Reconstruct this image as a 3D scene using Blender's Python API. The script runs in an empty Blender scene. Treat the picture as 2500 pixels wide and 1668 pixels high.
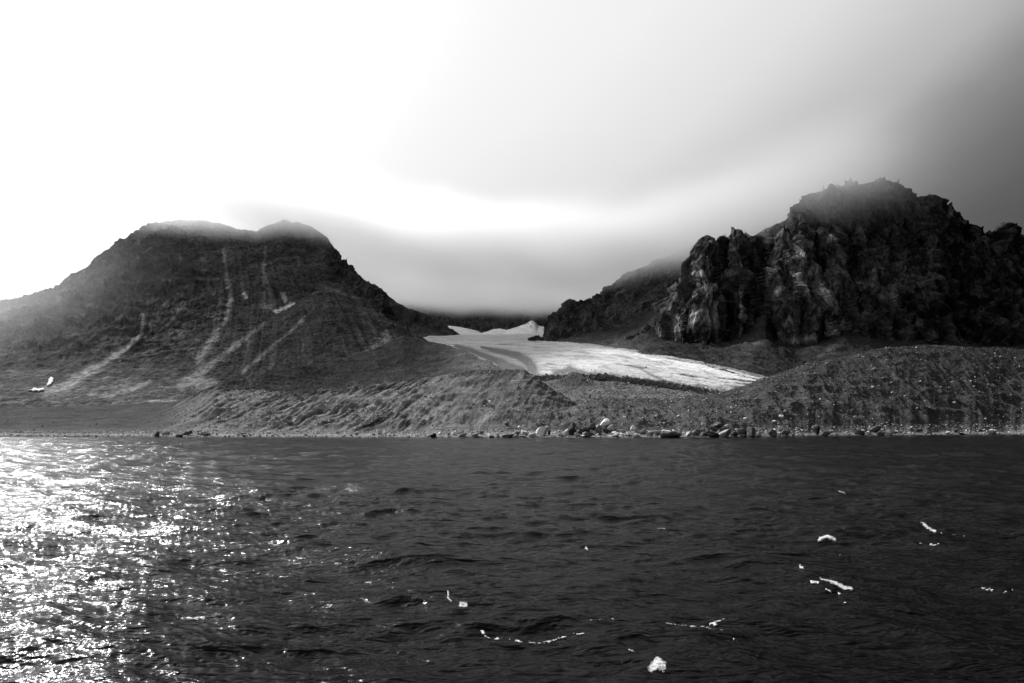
import bpy, math, random
import numpy as np

S = bpy.context.scene
C = S.collection
F = 1900.0      # focal length in units where the frame is 2500 wide
HC = 8.0        # eye height above the water (deck of a boat)
HV = 1022.0     # row of the true horizon

# ------------------------------------------------------------------ camera
cam_d = bpy.data.cameras.new('camera')
cam = bpy.data.objects.new('camera', cam_d); C.objects.link(cam)
cam.location = (0, 0, HC); cam.rotation_euler = (math.radians(90), 0, 0)
cam_d.sensor_width = 36.0; cam_d.lens = 36.0*F/2500.0
cam_d.shift_y = (HV-834.0)/2500.0
cam_d.clip_start = 0.5; cam_d.clip_end = 30000
S.camera = cam

# ------------------------------------------------------------------ sun + world
SUN_AZ, SUN_EL = -40.0, 34.0
az, el = math.radians(SUN_AZ), math.radians(SUN_EL)
sd = bpy.data.lights.new('sun', 'SUN'); sd.energy = 4.4; sd.angle = math.radians(0.5); sd.color = (1, 1, 1)   # the photograph is black and white
so = bpy.data.objects.new('sun', sd); C.objects.link(so)
so.rotation_euler = (math.radians(90)-el, 0, -az+math.pi)
so.location = (-300, 300, 500)

W = bpy.data.worlds.new('World'); S.world = W; W.use_nodes = True
nt = W.node_tree; nt.nodes.clear()
def N(tree, typ, **kw):
    n = tree.nodes.new(typ)
    for k, v in kw.items():
        if k.startswith('i_'):
            key = k[2:]
            n.inputs[int(key) if key.isdigit() else key.replace('_', ' ')].default_value = v
        else: setattr(n, k, v)
    return n
def ramp(n, pts, interp='LINEAR'):
    r = n.color_ramp; r.interpolation = interp
    while len(r.elements) > 1: r.elements.remove(r.elements[-1])
    r.elements[0].position = pts[0][0]; c = pts[0][1]; r.elements[0].color = (c, c, c, 1)
    for p, c in pts[1:]:
        e = r.elements.new(p); e.color = (c, c, c, 1)
L = nt.links.new
sky = N(nt, 'ShaderNodeTexSky', sky_type='NISHITA', sun_disc=False, sun_elevation=el, sun_rotation=az, air_density=1.0, dust_density=3.0)
bw = N(nt, 'ShaderNodeRGBToBW'); L(sky.outputs[0], bw.inputs[0])
tc = N(nt, 'ShaderNodeTexCoord')
dot = N(nt, 'ShaderNodeVectorMath', operation='DOT_PRODUCT'); sxw = N(nt, 'ShaderNodeSeparateXYZ'); L(tc.outputs['Generated'], sxw.inputs[0])
mnz = N(nt, 'ShaderNodeMath', operation='SMOOTH_MIN'); L(sxw.outputs[2], mnz.inputs[0]); mnz.inputs[1].default_value = .50; mnz.inputs[2].default_value = .15
cxw = N(nt, 'ShaderNodeCombineXYZ'); L(sxw.outputs[0], cxw.inputs[0]); L(sxw.outputs[1], cxw.inputs[1]); L(mnz.outputs[0], cxw.inputs[2])
L(cxw.outputs[0], dot.inputs[0]); dot.inputs[1].default_value = (1.9, -0.75, -3.1)
# overcast: soft cloud texture + brightness falling away from the sun
mp = N(nt, 'ShaderNodeMapping'); mp.inputs['Scale'].default_value = (1.6, 1.2, 3.2); L(tc.outputs['Generated'], mp.inputs[0])
cn = N(nt, 'ShaderNodeTexNoise', i_Scale=1.6, i_Detail=6.0, i_Roughness=0.5, i_Distortion=0.5); L(mp.outputs[0], cn.inputs['Vector'])
cm = N(nt, 'ShaderNodeMath', operation='MULTIPLY_ADD'); L(cn.outputs[0], cm.inputs[0]); cm.inputs[1].default_value = 0.30; cm.inputs[2].default_value = 0.62
ad = N(nt, 'ShaderNodeMath', operation='ADD'); L(dot.outputs['Value'], ad.inputs[0]); L(cm.outputs[0], ad.inputs[1])
mr = N(nt, 'ShaderNodeMapRange'); mr.inputs[1].default_value = -1.4; mr.inputs[2].default_value = 2.0; L(ad.outputs[0], mr.inputs[0])
def sp(s): return (s+1.4)/3.4
rp = N(nt, 'ShaderNodeValToRGB')
ramp(rp, [(0, .98), (sp(-1.0), .93), (sp(-.6), .80), (sp(-.45), .70), (sp(-.35), .62), (sp(-.15), .50), (sp(.04), .30), (sp(.2), .19), (sp(.35), .13), (sp(.6), .085), (sp(1.2), .04), (1, .025)])
L(mr.outputs[0], rp.inputs[0])
# the veil round the sun
sdir = (math.sin(az)*math.cos(el), math.cos(az)*math.cos(el), math.sin(el))
d2 = N(nt, 'ShaderNodeVectorMath', operation='DOT_PRODUCT'); L(tc.outputs['Generated'], d2.inputs[0]); d2.inputs[1].default_value = sdir
pw = N(nt, 'ShaderNodeMath', operation='POWER', use_clamp=False); mx = N(nt, 'ShaderNodeMath', operation='MAXIMUM'); L(d2.outputs['Value'], mx.inputs[0]); mx.inputs[1].default_value = 0
L(mx.outputs[0], pw.inputs[0]); pw.inputs[1].default_value = 30
gl = N(nt, 'ShaderNodeMath', operation='MULTIPLY_ADD'); L(pw.outputs[0], gl.inputs[0]); gl.inputs[1].default_value = 6.5; L(rp.outputs[0], gl.inputs[2])
sk = N(nt, 'ShaderNodeMath', operation='MULTIPLY_ADD'); L(bw.outputs[0], sk.inputs[0]); sk.inputs[1].default_value = 0.03; sk.inputs[2].default_value = 5.7
ml = N(nt, 'ShaderNodeMath', operation='MULTIPLY'); L(sk.outputs[0], ml.inputs[0]); L(gl.outputs[0], ml.inputs[1])
bg = N(nt, 'ShaderNodeBackground'); L(ml.outputs[0], bg.inputs[0]); bg.inputs[1].default_value = 0.10
wo = N(nt, 'ShaderNodeOutputWorld'); L(bg.outputs[0], wo.inputs[0])

S.view_settings.view_transform = 'Standard'; S.view_settings.look = 'None'
S.view_settings.exposure = 0.7; S.view_settings.gamma = 1.0; S.view_settings.use_curve_mapping = False
cy = S.cycles
cy.use_denoising = True; cy.max_bounces = 8; cy.diffuse_bounces = 2; cy.glossy_bounces = 3; cy.volume_bounces = 6
cy.transparent_max_bounces = 8; cy.sample_clamp_indirect = 4.0; cy.volume_step_rate = 1.0; cy.volume_max_steps = 128

# ------------------------------------------------------------------ numpy noise
rng = np.random.RandomState(7)
PERM = np.concatenate([rng.permutation(256)]*2).astype(np.int32)
g = rng.normal(size=(256, 3)); GR = (g/np.linalg.norm(g, axis=1)[:, None]).astype(np.float32)
def perlin(x, y, z):
    x, y, z = np.broadcast_arrays(np.asarray(x, np.float32), np.asarray(y, np.float32), np.asarray(z, np.float32))
    xi, yi, zi = np.floor(x), np.floor(y), np.floor(z)
    xf, yf, zf = x-xi, y-yi, z-zi
    X, Y, Z = xi.astype(np.int32) & 255, yi.astype(np.int32) & 255, zi.astype(np.int32) & 255
    u, v, w = [t*t*t*(t*(t*6-15)+10) for t in (xf, yf, zf)]
    def gd(a, b, c):
        h = PERM[PERM[PERM[(X+a) & 255]+((Y+b) & 255)]+((Z+c) & 255)]
        q = GR[h]
        return q[..., 0]*(xf-a)+q[..., 1]*(yf-b)+q[..., 2]*(zf-c)
    def lp(a, b, t): return a+t*(b-a)
    r = lp(lp(lp(gd(0,0,0), gd(1,0,0), u), lp(gd(0,1,0), gd(1,1,0), u), v),
           lp(lp(gd(0,0,1), gd(1,0,1), u), lp(gd(0,1,1), gd(1,1,1), u), v), w)
    return r*1.5
def fbm(x, y, z, o=5, gain=0.5, lac=2.03):
    a, s, r = 1.0, 0.0, 0.0
    for i in range(o):
        r = r+a*perlin(x+i*17.3, y-i*9.1, z+i*5.7); s += a
        a *= gain; x, y, z = x*lac, y*lac, z*lac
    return r/s
def ridged(x, y, z, o=5, gain=0.5, lac=2.1):
    a, s, r = 1.0, 0.0, 0.0
    for i in range(o):
        n = 1-np.abs(perlin(x+i*13.1, y+i*7.7, z-i*3.3))*1.6
        r = r+a*n*np.abs(n); s += a
        a *= gain; x, y, z = x*lac, y*lac, z*lac
    return r/s-0.35
def facet(x, y, z, tilt=1.0, seed=0):
    """broken-rock relief: every Voronoi cell is a tilted plane; returns height and a random value per cell"""
    x, y, z = [np.asarray(a, np.float32) for a in np.broadcast_arrays(x, y, z)]
    xi, yi, zi = [np.floor(a).astype(np.int32) for a in (x, y, z)]
    best = np.full(x.shape, 1e9, np.float32); h = np.zeros(x.shape, np.float32); rv = np.zeros(x.shape, np.float32)
    for a in (-1, 0, 1):
        for b in (-1, 0, 1):
            for c in (-1, 0, 1):
                q = PERM[PERM[PERM[(xi+a+seed) & 255]+((yi+b) & 255)]+((zi+c) & 255)]
                g1 = GR[q]; g2 = GR[PERM[q+7]]
                px, py, pz = x-(xi+a+.5+g1[..., 0]*.45), y-(yi+b+.5+g1[..., 1]*.45), z-(zi+c+.5+g1[..., 2]*.45)
                d = px*px+py*py+pz*pz; m = d < best
                best = np.where(m, d, best)
                r = q/255.0
                h = np.where(m, (r-.5)+tilt*(px*g2[..., 0]+py*g2[..., 1]+pz*g2[..., 2]), h); rv = np.where(m, r, rv)
    return h, rv
def sstep(a, b, x):
    t = np.clip((x-a)/(b-a), 0, 1); return t*t*(3-2*t)
def ip(u, pts):
    p = np.array(pts, float); return np.interp(u, p[:, 0], p[:, 1])
def sm(a, k):                         # smooth a 1-D control curve
    if k < 2: return a
    w = np.hanning(k+2)[1:-1]; w /= w.sum()
    return np.convolve(np.pad(a, (k//2, k-1-k//2), mode='edge'), w, 'valid')
def YZ(v, Y): return HC+(HV-v)/F*Y

# ------------------------------------------------------------------ lofted terrain sheets
class Sheet: pass
def loft(u, ctrl, rows):
    """ctrl: list of (Y(u), Z(u)); Catmull-Rom between the lines."""
    K = len(ctrl); Yc = np.array([c[0] for c in ctrl]); Zc = np.array([c[1] for c in ctrl])
    ts = []
    for k in range(K-1):
        ts.append(k+np.arange(rows[k])/rows[k])
    ts = np.concatenate(ts+[[K-1.0]])
    Yo, Zo = [], []
    for t in ts:
        k = min(int(t), K-2); f = t-k
        i0, i1, i2, i3 = max(k-1, 0), k, k+1, min(k+2, K-1)
        def cr(A):
            m1 = (A[i2]-A[i0])*0.5 if k > 0 else (A[i2]-A[i1])
            m2 = (A[i3]-A[i1])*0.5 if k+2 < K else (A[i2]-A[i1])
            d = A[i2]-A[i1]
            # limit the tangents so steps stay monotone
            m1 = np.where(m1*d > 0, np.sign(m1)*np.minimum(abs(m1), 3*abs(d)), 0)
            m2 = np.where(m2*d > 0, np.sign(m2)*np.minimum(abs(m2), 3*abs(d)), 0)
            return (2*f**3-3*f*f+1)*A[i1]+(f**3-2*f*f+f)*m1+(-2*f**3+3*f*f)*A[i2]+(f**3-f*f)*m2
        Yo.append(cr(Yc)); Zo.append(cr(Zc))
    s = Sheet(); s.Y = np.array(Yo); s.Z = np.array(Zo); s.X = (u[None, :]-1250.0)/F*s.Y
    s.t = np.repeat(ts[:, None], len(u), 1); s.u = np.repeat(u[None, :], len(ts), 0)
    s.shape = s.Y.shape
    upd(s); return s
def upd(s): s.pu = 1250+s.X/s.Y*F; s.v = HV-(s.Z-HC)/s.Y*F
def normals(s):
    P = np.stack([s.X, s.Y, s.Z], -1)
    a = np.gradient(P, axis=1); b = np.gradient(P, axis=0)
    n = np.cross(a, b); n /= np.linalg.norm(n, axis=-1, keepdims=True)+1e-9
    return n
def displace(s, d):
    n = normals(s); s.X = s.X+n[..., 0]*d; s.Y = s.Y+n[..., 1]*d; s.Z = s.Z+n[..., 2]*d; upd(s)
def stroke(u, v, pts):
    """soft mask round a polyline of (u, v, width)"""
    m = np.zeros(u.shape)
    for (a, b, w0), (c, d, w1) in zip(pts[:-1], pts[1:]):
        dx, dy = c-a, d-b; l2 = dx*dx+dy*dy+1e-6
        t = np.clip(((u-a)*dx+(v-b)*dy)/l2, 0, 1)
        w = w0+(w1-w0)*t
        dd = ((u-a-t*dx)**2+(v-b-t*dy)**2)/(w*w)
        m = np.maximum(m, np.exp(-dd))
    return m
def blob(u, v, a, b, ru, rv): return np.exp(-((u-a)/ru)**2-((v-b)/rv)**2)
def inpoly(u, v, poly):
    r = np.zeros(u.shape, bool); n = len(poly)
    for i in range(n):
        x1, y1 = poly[i]; x2, y2 = poly[(i+1) % n]
        c = ((y1 > v) != (y2 > v)) & (u < (x2-x1)*(v-y1)/(y2-y1+1e-9)+x1)
        r ^= c
    return r

def mesh_grid(name, P, tone=None, mat=None, smooth=True, keep=None):
    R_, C_ = P.shape[:2]
    idx = np.arange(R_*C_, dtype=np.int32).reshape(R_, C_)
    q = np.stack([idx[:-1, :-1], idx[:-1, 1:], idx[1:, 1:], idx[1:, :-1]], -1).reshape(-1, 4)
    if keep is not None: q = q[keep.reshape(-1)]
    co = P.reshape(-1, 3).astype(np.float32)
    tn = None if tone is None else np.asarray(tone, np.float32).reshape(-1)
    if keep is not None:
        used, inv = np.unique(q.reshape(-1), return_inverse=True)
        co = co[used]; q = inv.reshape(-1, 4).astype(np.int32)
        if tn is not None: tn = tn[used]
    return raw_mesh(name, co, q, tn, mat, smooth)
def raw_mesh(name, co, q, tn=None, mat=None, smooth=True):
    me = bpy.data.meshes.new(name)
    k = q.shape[1]
    me.vertices.add(len(co)); me.vertices.foreach_set('co', co.astype(np.float32).ravel())
    me.loops.add(q.size); me.loops.foreach_set('vertex_index', q.astype(np.int32).ravel())
    me.polygons.add(len(q)); me.polygons.foreach_set('loop_start', np.arange(0, q.size, k, dtype=np.int32))
    me.polygons.foreach_set('loop_total', np.full(len(q), k, np.int32))
    me.update(calc_edges=True)
    me.polygons.foreach_set('use_smooth', np.full(len(q), smooth, bool))
    if tn is not None:
        at = me.attributes.new('tone', 'FLOAT', 'POINT'); at.data.foreach_set('value', tn.astype(np.float32))
    if mat: me.materials.append(mat)
    o = bpy.data.objects.new(name, me); C.objects.link(o)
    return o
def tag(o, label=None, cat=None, group=None, kind=None):
    if label: o['label'] = label
    if cat: o['category'] = cat
    if group: o['group'] = group
    if kind: o['kind'] = kind
    return o

# ------------------------------------------------------------------ materials
def mat_tone(name, sc1=0.5, amt1=0.5, sc2=3.0, amt2=0.4, bump=0.5, bdist=0.5, bsc=1.0, rough=0.9, stretch=(1, 1, 1), const=None, pebble=0.0, psc=1.2, spec=0.0, rot=(0, 0, 0)):
    m = bpy.data.materials.new(name); m.use_nodes = True
    t = m.node_tree; t.nodes.clear(); K = t.links.new
    geo = N(t, 'ShaderNodeNewGeometry')
    mp = N(t, 'ShaderNodeMapping'); mp.inputs['Scale'].default_value = stretch; mp.inputs['Rotation'].default_value = rot; K(geo.outputs['Position'], mp.inputs[0])
    n1 = N(t, 'ShaderNodeTexNoise', i_Scale=sc1, i_Detail=6.0, i_Roughness=0.6); K(mp.outputs[0], n1.inputs['Vector'])
    n2 = N(t, 'ShaderNodeTexNoise', i_Scale=sc2, i_Detail=5.0, i_Roughness=0.7); K(geo.outputs['Position'], n2.inputs['Vector'])
    def fac(nn, amt):
        a = N(t, 'ShaderNodeMapRange'); a.inputs[1].default_value = 0.3; a.inputs[2].default_value = 0.7
        a.inputs[3].default_value = 1-amt; a.inputs[4].default_value = 1+amt; a.clamp = False
        K(nn.outputs[0], a.inputs[0]); return a
    f1, f2 = fac(n1, amt1), fac(n2, amt2)
    mu = N(t, 'ShaderNodeMath', operation='MULTIPLY'); K(f1.outputs[0], mu.inputs[0]); K(f2.outputs[0], mu.inputs[1])
    mu2 = N(t, 'ShaderNodeMath', operation='MULTIPLY'); K(mu.outputs[0], mu2.inputs[0])
    if const is None:
        at = N(t, 'ShaderNodeAttribute', attribute_name='tone'); K(at.outputs['Fac'], mu2.inputs[1])
    else: mu2.inputs[1].default_value = const
    out = mu2
    hsrc = N(t, 'ShaderNodeTexNoise', i_Scale=bsc, i_Detail=8.0, i_Roughness=0.62); K(mp.outputs[0], hsrc.inputs['Vector'])
    hgt = hsrc.outputs[0]
    if pebble > 0:
        vo = N(t, 'ShaderNodeTexVoronoi', i_Scale=psc, i_Randomness=1.0); K(geo.outputs['Position'], vo.inputs['Vector'])
        # per-cell random brightness, only inside the stone
        sx = N(t, 'ShaderNodeSeparateColor'); K(vo.outputs['Color'], sx.inputs[0])
        a = N(t, 'ShaderNodeMapRange'); a.inputs[1].default_value = 0.72; a.inputs[2].default_value = 1.0; a.inputs[3].default_value = 0; a.inputs[4].default_value = pebble; K(sx.outputs[0], a.inputs[0])
        b = N(t, 'ShaderNodeMapRange'); b.inputs[1].default_value = 0.35; b.inputs[2].default_value = 0.22; b.inputs[3].default_value = 0; b.inputs[4].default_value = 1; K(vo.outputs['Distance'], b.inputs[0])
        c = N(t, 'ShaderNodeMath', operation='MULTIPLY'); K(a.outputs[0], c.inputs[0]); K(b.outputs[0], c.inputs[1])
        d = N(t, 'ShaderNodeMath', operation='MULTIPLY_ADD'); K(c.outputs[0], d.inputs[0]); K(mu2.outputs[0], d.inputs[1]); K(mu2.outputs[0], d.inputs[2])
        out = d
        hm = N(t, 'ShaderNodeMath', operation='MULTIPLY_ADD'); K(b.outputs[0], hm.inputs[0]); hm.inputs[1].default_value = 0.5; K(hgt, hm.inputs[2]); hgt = hm.outputs[0]
    bs = N(t, 'ShaderNodeBsdfPrincipled'); bs.inputs['Roughness'].default_value = rough; bs.inputs['Specular IOR Level'].default_value = spec
    K(out.outputs[0], bs.inputs['Base Color'])
    if bump > 0:
        bp = N(t, 'ShaderNodeBump', i_Strength=bump, i_Distance=bdist); K(hgt, bp.inputs['Height']); K(bp.outputs[0], bs.inputs['Normal'])
    o = N(t, 'ShaderNodeOutputMaterial'); K(bs.outputs[0], o.inputs[0])
    return m
M_hill = mat_tone('hillside rock and turf', .05, .45, .22, .75, 1.0, 5.0, .10, .95)
M_cliff = mat_tone('dark cliff rock', .06, .6, .3, .8, 1.0, 7.0, .10, .9, stretch=(1, 1, .45))
M_scree = mat_tone('dark scree', .05, .35, .5, .35, .6, 1.0, .3, .95)
M_moraine = mat_tone('moraine gravel', .12, .25, 1.6, .35, .8, .5, .9, .95, pebble=1.2, psc=.9)
M_ice = mat_tone('dirty glacier ice', .02, .10, .3, .10, .5, .8, .2, .7, spec=.1)
M_snow = mat_tone('old snow', .2, .06, 1., .06, .4, .3, .5, .7, const=.6)
M_pale = mat_tone('pale granite', 1.2, .25, 5, .3, .8, .12, 2.5, .85)
M_rubble = mat_tone('loose stones', .8, .2, 4, .2, .3, .05, 2.5, .9)
M_foam = mat_tone('sea foam', 5, .5, 16, .7, .8, .05, 12, .9)

# ------------------------------------------------------------------ waterline
WL = [(-900, 1066), (-300, 1066), (0, 1066.5), (300, 1068), (700, 1068.5), (1000, 1069), (1700, 1069), (1850, 1067), (2000, 1064.5), (2250, 1062.5), (2500, 1060.8), (2900, 1058), (3600, 1056)]
def Ywl(u):
    u = np.asarray(u, float)
    return 8.0*F/(ip(u, WL)+.8*fbm(u/45, 0*u+.5, 0*u+.5, 4)-HV)

# ------------------------------------------------------------------ left mountain
u = np.arange(-520, 1150, 1.7)
sky_l = [(-520, 840), (-300, 800), (-120, 765), (0, 744), (27, 731), (89, 717), (130, 709), (165, 679), (210, 654), (250, 623), (286, 597), (313, 583), (335, 566), (371, 551), (424, 541), (487, 536), (540, 548), (581, 558), (603, 561), (626, 565), (650, 552), (693, 537), (737, 543), (769, 560), (800, 583), (836, 636), (862, 659), (889, 690), (920, 708), (936, 721), (943, 748), (965, 784), (1001, 811), (1041, 836), (1090, 870), (1150, 930)]
vc = sm(ip(u, sky_l), 5)
Y3 = sm(ip(u, [(-520, 1300), (760, 1300), (836, 1230), (943, 1120), (1041, 1050), (1150, 1000)]), 41)
Y2 = sm(ip(u, [(-520, 1020), (700, 1020), (900, 990), (1150, 930)]), 41)
v2 = sm(ip(u, [(-520, 890), (-300, 865), (0, 825), (150, 785), (300, 735), (450, 712), (600, 715), (750, 735), (850, 765), (930, 800), (1000, 835), (1060, 860), (1150, 940)]), 61)
Y1 = sm(ip(u, [(-520, 760), (700, 770), (1150, 860)]), 41)
v1 = sm(ip(u, [(-520, 950), (-300, 940), (0, 905), (200, 888), (450, 878), (600, 878), (800, 868), (1000, 870), (1150, 950)]), 61)
Y0 = sm(ip(u, [(-520, 570), (447, 575), (600, 590), (1000, 760), (1150, 800)]), 41)
v0 = sm(ip(u, [(-520, 1008), (-300, 1004), (0, 999), (250, 988), (447, 980), (600, 972), (800, 950), (1000, 915), (1150, 960)]), 41)
ctrl = [(Y0, YZ(v0, Y0)-1), (Y1, YZ(v1, Y1)), (Y2, YZ(v2, Y2)), (Y3, YZ(vc, Y3)), (Y3+60, YZ(vc, Y3)-22), (Y3+420, YZ(vc, Y3)-160)]
s = loft(u, ctrl, [70, 110, 130, 12, 12])
def rough_left(s, shoulder=False):
    X, Y, Z = s.X, s.Y, s.Z
    up = sstep(0.6, 2.2, s.t)*np.clip(1-(s.t-3)*1.0, .2, 1) if not shoulder else .4+.0*X
    # rocky, blocky ground on the left half and near the right-hand ridge, smoother in the bowl
    rocky = np.clip(.35+1.1*sstep(560, 380, s.pu)*sstep(1000, 820, s.v)+1.2*stroke(s.pu, s.v, [(836, 640, 35), (920, 720, 35), (965, 790, 25)]), 0, 1.6)
    crest = np.exp(-((s.t-3.0)/.25)**2) if not shoulder else 0
    d = ridged(X/70, Y/70, Z/45, 6, .55)*17*rocky*up*(1-.6*crest)
    fa, LMc = facet((X+.5*Z)/17, Y/22, Z/17, 1.2, 11); fb, _ = facet((X+.5*Z)/6, Y/8, Z/6, 1.2, 12)
    d += (fa*2.0+fb*.8)*rocky*up*(1-.6*crest)+ridged(X/16+3, Y/16, Z/14, 5, .6)*2.5*rocky*up
    d += fbm(X/120, Y/120, Z/120, 3)*16*up*(1-crest)
    # runnels down to the lower left
    a = (X+.75*Z); d += fbm(a/9, X/160, Z/120, 5, .6)*4.0*sstep(.1, .8, s.t)*sstep(250, 620, s.pu+0*X)
    d += fbm(X/6, Y/6, Z/5, 4, .6)*1.8
    return d
displace(s, rough_left(s))
def tone_left(s):
    X, Y, Z, U, V = s.X, s.Y, s.Z, s.pu, s.v
    b = .052+.020*fbm(X/60, Y/60, Z/40, 4)
    spots = sstep(.10, .42, fbm((X+.6*Z)/20+9, Y/30, (Z-.3*X)/16, 5, .6))*sstep(620, 420, U)
    b += .075*spots
    a = X+.75*Z
    st = sstep(.05, .5, fbm(a/10+4, X/130, Z/90, 5))
    b += .035*st*sstep(760, 880, V+.25*(U-400))
    lower = sstep(870, 960, V)*sstep(620, 300, U); b += .035*lower  # haze over the lower left slope, painted in as a paler tone
    wob = fbm(X/14, Y/14, Z/14, 5)*7; UU, VV = U+wob, V+wob*.6
    w = 1.3+1.0*fbm(X/7, Y/7, Z/7, 5, .6)
    def st_(pts, amt): return .98*amt*sstep(.06, .95, stroke(UU, VV, [(p[0], p[1], p[2]*.85) for p in pts]))*np.clip(w, .6, 2.2)
    b += st_([(546, 608, 5), (554, 672, 6), (564, 730, 7), (550, 784, 8), (518, 833, 13), (485, 872, 18)], .085)
    b += st_([(648, 605, 5), (643, 659, 6), (650, 699, 10), (655, 740, 24)], .055)
    b += st_([(344, 757, 4), (351, 779, 6), (344, 815, 7), (313, 846, 7), (268, 878, 8), (214, 909, 13), (156, 945, 17), (115, 958, 20)], .10)
    b += st_([(411, 730, 4), (384, 770, 6)], .06)+st_([(447, 744, 3), (404, 799, 4)], .07)
    b += st_([(581, 837, 8), (527, 882, 11), (483, 913, 14), (442, 940, 16)], .10)
    b += st_([(746, 773, 3), (697, 820, 4), (648, 860, 6), (594, 909, 8)], .075)+st_([(648, 788, 5), (594, 829, 8)], .07)
    b += st_([(366, 931, 5), (313, 954, 6), (268, 967, 7), (219, 963, 7)], .08)
    b += st_([(597, 719, 6), (600, 726, 5)], .25)+st_([(690, 718, 7), (697, 735, 8)], .22)+st_([(672, 760, 5), (718, 742, 5)], .32)
    b += st_([(943, 808, 6), (940, 835, 20), (915, 850, 14)], .12)+st_([(900, 858, 6), (800, 890, 6)], .05)
    b += st_([(487, 938, 26), (520, 940, 20)], .09)+st_([(366, 980, 3), (433, 978, 3)], .12)
    b += st_([(800, 706, 8), (860, 722, 7), (930, 770, 7)], .03)
    return np.clip(b, .02, .6)
o = mesh_grid('mountain', np.stack([s.X, s.Y, s.Z], -1), tone_left(s), M_hill); tag(o, kind='structure')
LM = s
# shoulder in front of the bowl: same mountain
u = np.arange(430, 1160, 1.7)
hc = sm(ip(u, [(430, 925), (500, 888), (560, 850), (620, 812), (680, 768), (724, 741), (760, 719), (800, 705), (840, 713), (894, 745), (952, 786), (1001, 813), (1041, 836), (1090, 858), (1160, 900)]), 21)
Yh = sm(ip(u, [(430, 900), (800, 950), (1041, 940), (1160, 900)]), 31)
hf = sm(ip(u, [(430, 975), (600, 965), (800, 945), (1000, 905), (1160, 915)]), 31); Yf = sm(ip(u, [(430, 610), (800, 660), (1160, 720)]), 31)
hm = hf*.46+hc*.54+6; Ym = Yf*.45+Yh*.55-10
ctrl = [(Yf, YZ(hf, Yf)-3), (Ym, YZ(hm, Ym)), (Yh, YZ(hc, Yh)), (Yh+40, YZ(hc, Yh)-6), (Yh+220, YZ(hc, Yh)-90)]
s = loft(u, ctrl, [90, 90, 10, 8])
displace(s, rough_left(s, True)*sstep(430, 520, s.u))
o = mesh_grid('mountain_shoulder', np.stack([s.X, s.Y, s.Z], -1), tone_left(s), M_hill); tag(o, kind='structure')

# ------------------------------------------------------------------ far valley head
u = np.arange(860, 1480, 2.0)
cv = sm(ip(u, [(860, 690), (950, 700), (1020, 720), (1085, 735), (1120, 740), (1180, 720), (1260, 700), (1340, 690), (1480, 680)]), 9)
fv = ip(u, [(860, 830), (1480, 830)]); Y_ = np.full(u.shape, 2380.)
ctrl = [(Y_, YZ(fv, Y_)), (Y_+150, YZ(fv*.5+cv*.5, Y_+150)), (Y_+300, YZ(cv, Y_+300)), (Y_+700, YZ(cv, Y_+700)-200)]
s = loft(u, ctrl, [50, 50, 8])
displace(s, ridged(s.X/110, s.Y/110, s.Z/160, 5)*34+ridged(s.X/25, s.Y/25, s.Z/40, 4)*8)
o = mesh_grid('valley_head', np.stack([s.X, s.Y, s.Z], -1), np.clip(.05+.02*fbm(s.X/60, s.Y/60, s.Z/60), .02, .2), M_cliff); tag(o, kind='structure')
# dark left spur behind the mountain ridge
u = np.arange(900, 1130, 1.6)
cv = sm(ip(u, [(900, 700), (960, 735), (1000, 755), (1040, 770), (1070, 790), (1090, 803), (1115, 817), (1130, 826)]), 5)
Y_ = np.full(u.shape, 1900.); fv = ip(u, [(900, 830), (1060, 826), (1130, 828)])
ctrl = [(Y_-160, YZ(fv, Y_-160)), (Y_-60, YZ(fv*.5+cv*.5, Y_-60)), (Y_, YZ(cv, Y_)), (Y_+300, YZ(cv, Y_)-120)]
s = loft(u, ctrl, [30, 30, 8])
displace(s, ridged(s.X/60, s.Y/60, s.Z/90, 5)*10*sstep(.1, .8, s.t))
o = mesh_grid('valley_spur', np.stack([s.X, s.Y, s.Z], -1), np.clip(.05+.03*fbm(s.X/30, s.Y/30, s.Z/30), .02, .2), M_cliff); tag(o, kind='structure')

# ------------------------------------------------------------------ upper snowfield
u = np.arange(940, 1400, 1.2)
top = sm(ip(u, [(940, 823), (1040, 820), (1060, 812), (1078, 803), (1097, 796), (1120, 800), (1141, 803), (1158, 808), (1176, 816), (1190, 811), (1205, 805), (1222, 803), (1235, 807), (1250, 804), (1270, 797), (1284, 791), (1292, 786), (1298, 783), (1306, 786), (1312, 794), (1326, 799), (1338, 798), (1350, 803), (1400, 815)]), 3)
Ya = np.full(u.shape, 1330.); Yb = np.full(u.shape, 1850.); Yc_ = np.full(u.shape, 2320.)
midv = np.maximum(818, top+1.5)
ctrl = [(Ya, YZ(839+0*u, Ya)), (Ya+170, YZ(830+0*u, Ya+170)), (Yb, YZ(midv, Yb)), (Yc_, YZ(top, Yc_)), (Yc_+60, YZ(top, Yc_)-25)]
s = loft(u, ctrl, [16, 30, 70, 4])
displace(s, fbm(s.X/40, s.Y/60, s.Z/30, 4)*5*sstep(1.8, 2.4, s.t))
tn = .30+.20*sstep(1.9, 2.3, s.t)-.16*sstep(.0, .5, fbm(s.X/30, s.Y/200, s.Z/4, 4))
tn -= .5*sstep(.12, .3, fbm(s.X/11+5, s.Y/70, s.Z/12, 4))*sstep(1240, 1300, s.pu)*sstep(2.2, 2.5, s.t)
o = mesh_grid('snowfield', np.stack([s.X, s.Y, s.Z], -1), np.clip(tn, .1, .9), M_ice); tag(o, kind='structure')

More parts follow.
